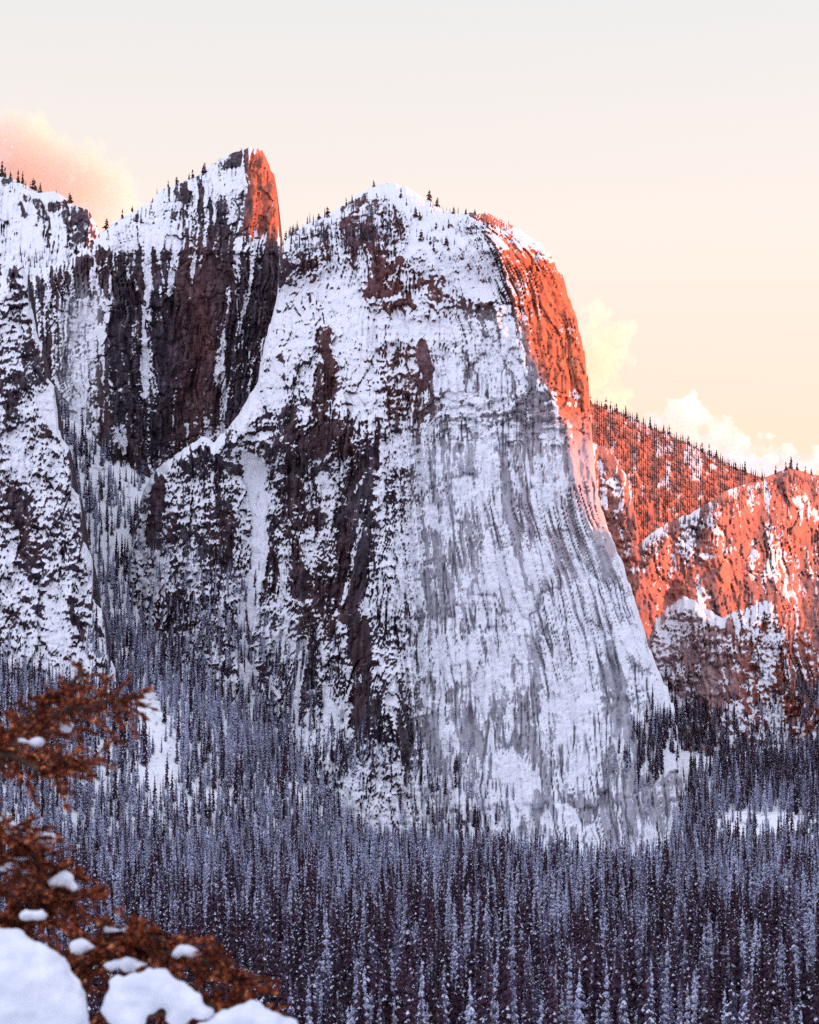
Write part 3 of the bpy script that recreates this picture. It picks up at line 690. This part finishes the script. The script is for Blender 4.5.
# pines one can tell apart, on crests and on the open snowfield
def px_tree(bodyname, px, py, hpx, kind, label, group, up=0):
    q = sample(bodyname, px, py); h = 1.2*hpx*q[1]/F
    pr = PINE[kind]
    tree_object('pine_tree', pr, (q[0], q[1]+1, q[2]-.04*h), h/pr[2], random.uniform(0, 6), label, 'pine', group)
words = ['first', 'second', 'third', 'fourth', 'fifth', 'sixth', 'seventh', 'eighth', 'ninth', 'tenth', 'eleventh', 'twelfth', 'thirteenth', 'fourteenth', 'fifteenth', 'sixteenth',
         'seventeenth', 'eighteenth', 'nineteenth', 'twentieth', 'twenty-first', 'twenty-second', 'twenty-third', 'twenty-fourth']
def row(bodyname, items, phrase, group):
    for i, (px, py, hp_, kd) in enumerate(sorted(items)):
        px_tree(bodyname, px, py, hp_, kd, words[i] + ' pine from the left ' + phrase, group)
row('snowy_ridge', [(1, 177, 14, 0), (5, 178, 9, 2), (10, 178, 7, 0), (18, 182, 11, 2), (22, 183, 10, 0), (33, 189, 11, 3), (36, 190, 9, 2), (40, 192, 10, 0), (70, 204, 11, 3)],
    'on the crest of the far snowy ridge', 'pines on the far snowy ridge')
row('rock_spire', [(106, 230, 13, 3), (122, 219, 9, 2), (132, 212, 7, 1), (152, 203, 5, 0), (168, 186, 7, 2), (177, 184, 9, 1), (189, 179, 7, 0), (193, 178, 9, 2), (203, 175, 8, 0), (205, 173, 10, 3), (201, 182, 7, 2), (241, 152, 4, 0)],
    'on the sloping crest of the dark spire', 'pines on the crest of the spire')
row('granite_dome', [(286, 240, 8, 3), (292, 236, 9, 3), (319, 220, 8, 1), (327, 217, 12, 1), (347, 206, 8, 2), (352, 203, 7, 0), (374, 186, 7, 3), (429, 201, 11, 1), (437, 207, 9, 3), (453, 214, 7, 3), (466, 214, 6, 3), (475, 215, 6, 1)],
    'along the crest line of the snowy dome', 'pines along the crest of the dome')
row('granite_dome', [(401, 198, 9, 2), (406, 206, 6, 2), (416, 217, 10, 3), (420, 221, 9, 1), (436, 230, 9, 2), (443, 231, 7, 0), (449, 229, 8, 2), (421, 242, 11, 3), (430, 245, 9, 2), (446, 246, 10, 3), (449, 252, 9, 2),
                     (434, 251, 9, 2), (471, 235, 8, 3), (478, 251, 7, 2), (481, 261, 10, 2), (468, 269, 13, 3), (479, 272, 7, 2), (484, 283, 8, 3), (489, 283, 8, 3), (463, 257, 6, 0), (433, 270, 6, 0), (395, 256, 10, 2), (397, 366, 17, 2)],
    'standing on the open snowfield below the dome summit', 'pines scattered on the dome snowfield')
fr = [(591 + i*6.6 + random.uniform(-1.5, 1.5)) for i in range(24)]
row('wooded_hill', [(x, float(np.interp(x, [p[0] for p in fh_ridge], [p[1] for p in fh_ridge]))+1, random.uniform(6, 11), random.choice([0, 2, 4])) for x in fr],
    'along the skyline of the far wooded hill', 'pines along the skyline of the wooded hill')
row('orange_cliff', [(755, 482, 6, 2), (762, 480, 7, 0), (776, 474, 7, 2), (786, 470, 9, 2), (791, 469, 10, 0), (797, 470, 8, 2), (806, 473, 7, 4), (812, 475, 7, 0)],
    'on top of the orange cliff', 'pines on top of the orange cliff')


# ================================================================== FOREGROUND: SNOW LADEN EVERGREEN
def fat(px, py, Y):
    return np.array(at(px, py, Y))
M_FOLI = simple_mat('rust_needles_sun_specks', [(.36, (.022, .008, .007)), (.5, (.13, .024, .010)), (.6, (.38, .085, .024)), (.68, (.95, .45, .2))], 40)  # rust needles; brightest stop paints sun sparkle, darkest the shaded inside
M_TWIG = simple_mat('twig_bark', [(.3, (.035, .02, .016)), (.7, (.10, .055, .04))], 30)
def snow_pillow_material():
    m, nt, b, out = nodes('fresh_snow')
    tc = N(nt, 'ShaderNodeTexCoord'); n = noisen(nt, tc.outputs['Object'], 9, 5, .6)
    nt.links.new(rampn(nt, n.outputs[0], [(.3, (.60, .63, .73)), (.7, (.80, .82, .88))]), b.inputs['Base Color'])
    b.inputs['Roughness'].default_value = .7; b.inputs['Subsurface Weight'].default_value = .0
    bp = N(nt, 'ShaderNodeBump'); bp.inputs['Distance'].default_value = .02; bp.inputs['Strength'].default_value = .6
    nt.links.new(n.outputs[0], bp.inputs['Height']); nt.links.new(bp.outputs[0], b.inputs['Normal'])
    return m
M_PILLOW = snow_pillow_material()
def tube(V, Fc, p0, p1, r0, r1, sides=5):
    a = Vector(p0); b = Vector(p1); d = (b-a)
    if d.length < 1e-5: return
    d.normalize(); u = d.orthogonal().normalized(); w_ = d.cross(u); n0 = len(V)
    for q, r in ((a, r0), (b, r1)):
        for k in range(sides):
            t = 6.2832*k/sides; V.append(tuple(q + u*(r*math.cos(t)) + w_*(r*math.sin(t))))
    for k in range(sides): Fc.append((n0+k, n0+(k+1) % sides, n0+sides+(k+1) % sides, n0+sides+k))
def bough(label, pts, Y, spread, ntw, seed, twl=.085):
    ntw = int(ntw*1.3); spread *= 1.22
    """one bough: stem polyline in px, side twigs with scale-leaf sprays hanging around it"""
    r = random.Random(seed)
    V, Fc = [], []; LV, LF = [], []
    P3 = [Vector(fat(x, y, Y + r.uniform(-.2, .2))) for x, y in pts]
    n = len(P3)
    for i in range(n-1): tube(V, Fc, P3[i], P3[i+1], .016*(1-i/n)+.004, .016*(1-(i+1)/n)+.004)
    segs = [(P3[i+1]-P3[i]).length for i in range(n-1)]; tot = sum(segs)
    for k in range(ntw):
        s_ = r.random()**.85*tot; i = 0
        while i < n-2 and s_ > segs[i]: s_ -= segs[i]; i += 1
        p = P3[i].lerp(P3[i+1], min(1, s_/segs[i])); dr = (P3[i+1]-P3[i]).normalized()
        side = Vector((r.gauss(0, 1), r.gauss(0, 1), r.gauss(0, .8))).normalized()
        L = spread*r.uniform(.35, 1.0)
        q = p + (dr*r.uniform(.2, .8) + side).normalized()*L - Vector((0, 0, .12*L))
        tube(V, Fc, p, q, .0045, .002, 4)
        m = int(12 + L*150)
        for j in range(m):
            t = (j+.5)/m; c = p.lerp(q, t)
            d2 = (Vector((r.gauss(0, 1), r.gauss(0, 1), r.gauss(0, .6))) + (q-p).normalized()*1.9).normalized()
            l = twl*r.uniform(.25, .6); e = c + d2*l
            u = d2.orthogonal().normalized(); u.rotate(Quaternion(d2, r.uniform(0, 6.28)))
            wd = l*.17
            b0 = len(LV); mid = c.lerp(e, .5)
            LV.extend([tuple(c), tuple(mid+u*wd), tuple(e), tuple(mid-u*wd)]); LF.append((b0, b0+1, b0+2, b0+3))
    e = bpy.data.objects.new('evergreen_bough', None); COL.objects.link(e); e['label'] = label; e['category'] = 'bough'
    for nm, me in (('stem', raw_mesh('stem', V, Fc, [M_TWIG])), ('foliage', raw_mesh('foliage', LV, LF, [M_FOLI]))):
        o = bpy.data.objects.new(nm, me); COL.objects.link(o); o.parent = e
    return e
bough('rust brown evergreen bough reaching up at the left edge, highest of the foliage', [(-60, 800), (-20, 775), (20, 740), (60, 712), (122, 700)], 7.5, .17, 60, 1)
bough('thin rust brown tip of foliage rising above the upper bough at the left edge', [(-40, 760), (10, 735), (50, 700), (84, 672)], 7.8, .11, 34, 2)
bough('drooping rust brown foliage just below the highest bough at the left edge', [(-50, 730), (0, 750), (40, 770), (90, 762)], 7.3, .13, 44, 3)
bough('snow flecked rust brown bough in the middle of the left edge', [(-60, 860), (-10, 830), (20, 850), (52, 880)], 6.9, .20, 60, 4)
bough('dense rust brown bough leaning over the big snow mound', [(-40, 960), (0, 925), (40, 905), (72, 895)], 6.6, .19, 74, 5)
bough('long low rust brown bough stretching right above the lower snow clumps', [(20, 985), (80, 960), (140, 950), (200, 958), (245, 985)], 6.4, .15, 96, 6)
bough('rust brown tuft of foliage standing above the small snow clump', [(60, 990), (100, 950), (130, 935), (168, 940)], 6.6, .12, 50, 7)
bough('dark rust foliage under the lower snow clumps at the bottom edge', [(60, 1050), (140, 1015), (205, 1005), (262, 1010)], 6.3, .12, 70, 8)
def snow_lump(kind, label, blobs, Y, seed, group=None):
    """one piece of snow: overlapping rounded lobes fused by a metaball-like remesh"""
    me = bpy.data.meshes.new(kind); import bmesh
    bm = bmesh.new()
    for (px, py, rx, ry) in blobs:
        c = fat(px, py, Y); sx, sz = rx*Y/F, ry*Y/F
        g = bmesh.ops.create_icosphere(bm, subdivisions=3, radius=1)
        for v in g['verts']: v.co = Vector((c[0]+v.co.x*sx, c[1]+v.co.y*(sx*.8), c[2]+v.co.z*sz))
    bm.to_mesh(me); bm.free(); me.materials.append(M_PILLOW)
    o = bpy.data.objects.new(kind, me); COL.objects.link(o)
    rm = o.modifiers.new('fuse', 'REMESH'); rm.mode = 'VOXEL'; rm.voxel_size = .009; rm.use_smooth_shade = True
    sm = o.modifiers.new('soft', 'SMOOTH'); sm.iterations = 7; sm.factor = .6
    tx = bpy.data.textures.new('lumps', 'CLOUDS'); tx.noise_scale = .09
    dm = o.modifiers.new('lumps', 'DISPLACE'); dm.texture = tx; dm.strength = .06; dm.mid_level = .5; dm.texture_coords = 'GLOBAL'
    o['label'] = label; o['category'] = 'snow'
    if group: o['group'] = group
    return o
snow_lump('snow_mound', 'big smooth white snow mound filling the lower left corner', [(14, 990, 58, 56), (48, 1010, 42, 44), (-25, 995, 50, 66), (30, 1045, 60, 50), (2, 955, 34, 27), (40, 972, 26, 22), (66, 1000, 24, 22), (76, 1018, 16, 18)], 6.0, 1)
snow_lump('snow_mound', 'lumpy snow clump on the bough right of the big mound', [(118, 1004, 17, 20), (136, 990, 20, 17), (158, 984, 17, 16), (172, 994, 19, 18), (190, 1006, 17, 13), (130, 1020, 16, 14), (204, 1014, 12, 9), (118, 984, 9, 8), (178, 1016, 14, 12), (150, 1000, 16, 14), (150, 972, 8, 6)], 6.0, 2)
snow_lump('snow_mound', 'low rounded snow clump along the bottom edge, rightmost of the clumps', [(226, 1021, 18, 10), (248, 1016, 18, 12), (268, 1020, 18, 12), (284, 1027, 14, 10), (208, 1025, 13, 7), (236, 1011, 8, 5)], 6.0, 3)
PADY = [6.8, 6.85, 6.75, 7.4, 6.85, 6.55, 6.3, 6.4, 6.5, 6.75, 6.8, 6.3, 6.3, 7.3]
for i, (x, y, rx, ry, lb) in enumerate([(20, 862, 11, 9, 'small snow pad lying on the middle bough at the left edge'), (36, 858, 9, 5, 'thin snow pad beside the dark gap of the middle bough'), (60, 885, 12, 8, 'small snow pad near the tip of the middle bough'),
        (66, 728, 6, 4, 'tiny snow fleck in the highest bough'), (14, 835, 8, 10, 'small upright snow pad at the top of the middle bough'), (32, 912, 10, 6, 'small snow pad just above the big mound'), (130, 965, 20, 6, 'narrow snow strip above the lumpy clump'), (84, 948, 10, 5, 'small snow pad between the big mound and the long bough'),
        (112, 930, 12, 3.5, 'thin snow strip on the tuft of foliage'), (8, 868, 7, 5, 'small snow pad on the middle bough, closest to the left border'), (45, 838, 7, 3.5, 'thin snow pad on the top twigs of the middle bough'), (190, 952, 12, 4, 'thin snow strip halfway along the long low bough'), (224, 972, 9, 3.5, 'thin snow strip near the tip of the long low bough'), (30, 742, 8, 3, 'thin snow pad under the highest bough')]):
    rr = random.Random(500+i)
    snow_lump('snow_pad', lb, [(x, y, rx*.6, ry*.6)] + [(x+rr.uniform(-1, 1)*rx*1.1, y+rr.uniform(-.8, .8)*ry, rx*rr.uniform(.25, .5)+1.5, ry*rr.uniform(.3, .55)+1.2) for _ in range(9)], PADY[i], 10+i)

# ================================================================== CLOUDS
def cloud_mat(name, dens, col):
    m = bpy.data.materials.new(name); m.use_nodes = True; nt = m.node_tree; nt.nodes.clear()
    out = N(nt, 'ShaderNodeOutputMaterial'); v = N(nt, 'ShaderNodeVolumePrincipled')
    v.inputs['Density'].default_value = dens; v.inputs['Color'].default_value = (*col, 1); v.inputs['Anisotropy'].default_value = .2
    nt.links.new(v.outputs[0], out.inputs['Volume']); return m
def cloud(label, blobs, Y, mat, seed):
    import bmesh
    bm = bmesh.new()
    for px, py, rx, ry in blobs:
        c = at(px, py, Y); g = bmesh.ops.create_icosphere(bm, subdivisions=4, radius=1)
        for v in g['verts']: v.co = Vector((c[0]+v.co.x*rx*Y/F, c[1]+v.co.y*rx*Y/F*.8, c[2]+v.co.z*ry*Y/F))
    me = bpy.data.meshes.new('cloud'); bm.to_mesh(me); bm.free(); me.materials.append(mat)
    o = bpy.data.objects.new('cloud', me); COL.objects.link(o); o['kind'] = 'stuff'; o['label'] = label
    rm = o.modifiers.new('fuse', 'REMESH'); rm.mode = 'VOXEL'; rm.voxel_size = Y*.0011
    for k, (sc, st) in enumerate(((30, 46), (11, 22), (4, 9))):
        tx = bpy.data.textures.new('puff', 'CLOUDS'); tx.noise_scale = sc*Y/F; tx.noise_depth = 2
        dm = o.modifiers.new('puff', 'DISPLACE'); dm.texture = tx; dm.strength = st*Y/F; dm.mid_level = .55; dm.texture_coords = 'GLOBAL'
    return o
cloud('peach pink cloud behind the far ridge at the left', [(-10, 185, 66, 68), (35, 165, 48, 46), (8, 142, 34, 30), (70, 178, 46, 36), (100, 188, 34, 32), (50, 144, 24, 20), (116, 205, 22, 26), (60, 225, 60, 24), (88, 162, 20, 18)], 9000, cloud_mat('cloud_vapour', .009, (1, .87, .79)), 1)  # sunset reddening put into the vapour colour
cloud('yellow lit cloud just right of the dome flank', [(592, 365, 32, 48), (618, 345, 18, 16), (606, 395, 26, 22), (588, 322, 18, 16), (624, 362, 12, 24)], 11000, cloud_mat('cloud_vapour_thin', .008, (1, .93, .78)), 2)  # yellow light and shading put into this cloud's colour
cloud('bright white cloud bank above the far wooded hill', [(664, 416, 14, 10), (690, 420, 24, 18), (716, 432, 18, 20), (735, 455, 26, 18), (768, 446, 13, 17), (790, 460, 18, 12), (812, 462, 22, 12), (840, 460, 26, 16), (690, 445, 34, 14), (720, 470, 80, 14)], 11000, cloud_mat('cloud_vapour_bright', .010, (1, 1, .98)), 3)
# ================================================================== CAMERA, LIGHT, SKY
cam = bpy.data.cameras.new('camera'); co = bpy.data.objects.new('camera', cam); COL.objects.link(co)
co.location = (0, 0, 0); co.rotation_euler = (math.radians(90), 0, 0)
cam.sensor_fit = 'VERTICAL'; cam.sensor_height = 36; cam.sensor_width = 36
cam.lens = F/1024*36; cam.shift_y = (HY-512)/1024
cam.clip_start = .1; cam.clip_end = 60000
cam.dof.use_dof = True; cam.dof.focus_distance = 1900; cam.dof.aperture_fstop = 5.2
scene.camera = co

SUN_EL, SUN_AZ = 8.0, 71.0    # azimuth clockwise from +Y (the view direction) towards +X
sun = bpy.data.lights.new('sun', 'SUN'); so = bpy.data.objects.new('sun', sun); COL.objects.link(so)
sun.energy = 5.0; sun.angle = math.radians(.5); sun.color = (1, .31, .14)
from mathutils import Vector
d = Vector((math.cos(math.radians(SUN_EL))*math.sin(math.radians(SUN_AZ)), math.cos(math.radians(SUN_EL))*math.cos(math.radians(SUN_AZ)), math.sin(math.radians(SUN_EL))))
so.rotation_euler = (-d).to_track_quat('-Z', 'Y').to_euler(); so.location = (600, 300, 900)

w = bpy.data.worlds.new('World'); scene.world = w; w.use_nodes = True
nt = w.node_tree; nt.nodes.clear()
wo = N(nt, 'ShaderNodeOutputWorld'); bg = N(nt, 'ShaderNodeBackground'); nt.links.new(bg.outputs[0], wo.inputs[0])
sky = N(nt, 'ShaderNodeTexSky'); sky.sky_type = 'NISHITA'; sky.sun_disc = False
sky.sun_elevation = math.radians(SUN_EL); sky.sun_rotation = math.radians(SUN_AZ); sky.altitude = 1200; sky.dust_density = 2.0
tc = N(nt, 'ShaderNodeTexCoord'); sep = N(nt, 'ShaderNodeSeparateXYZ'); nt.links.new(tc.outputs['Generated'], sep.inputs[0])
zz, yy, xx = sep.outputs[2], sep.outputs[1], sep.outputs[0]
# thin high cloud veil: warm low down on the sunset side, grey-white above, blue-violet behind the viewer
front = rampn(nt, zz, [(.0, (1.0, .62, .34)), (.15, (1.0, .745, .53)), (.27, (1.0, .85, .75)), (.40, (.82, .82, .81)), (.8, (.62, .68, .80))])
lf = mathn(nt, 'MULTIPLY_ADD', xx, -.22, mathn(nt, 'MULTIPLY', zz, .78))
backc = rampn(nt, lf, [(.0, (.38, .35, .48)), (.18, (.84, .82, 1.02)), (.40, (1.40, 1.43, 1.71)), (.8, (1.36, 1.44, 1.80))])
fb = N(nt, 'ShaderNodeMapRange'); nt.links.new(yy, fb.inputs[0]); fb.inputs[1].default_value = -.3; fb.inputs[2].default_value = .6
veil = mixc(nt, fb.outputs[0], backc, front)
sc_ = N(nt, 'ShaderNodeVectorMath', operation='SCALE'); nt.links.new(veil, sc_.inputs[0]); sc_.inputs['Scale'].default_value = .49
sk_ = N(nt, 'ShaderNodeVectorMath', operation='SCALE'); nt.links.new(sky.outputs[0], sk_.inputs[0]); sk_.inputs['Scale'].default_value = .015
ad = N(nt, 'ShaderNodeVectorMath', operation='ADD'); nt.links.new(sc_.outputs[0], ad.inputs[0]); nt.links.new(sk_.outputs[0], ad.inputs[1])
nt.links.new(ad.outputs[0], bg.inputs[0]); bg.inputs[1].default_value = 1.0

vs = scene.view_settings; vs.view_transform = 'Standard'; vs.look = 'None'; vs.exposure = 1.0; vs.gamma = 1; vs.use_curve_mapping = False
scene.cycles.max_bounces = 8; scene.cycles.volume_bounces = 4; scene.cycles.diffuse_bounces = 3; scene.cycles.use_denoising = False
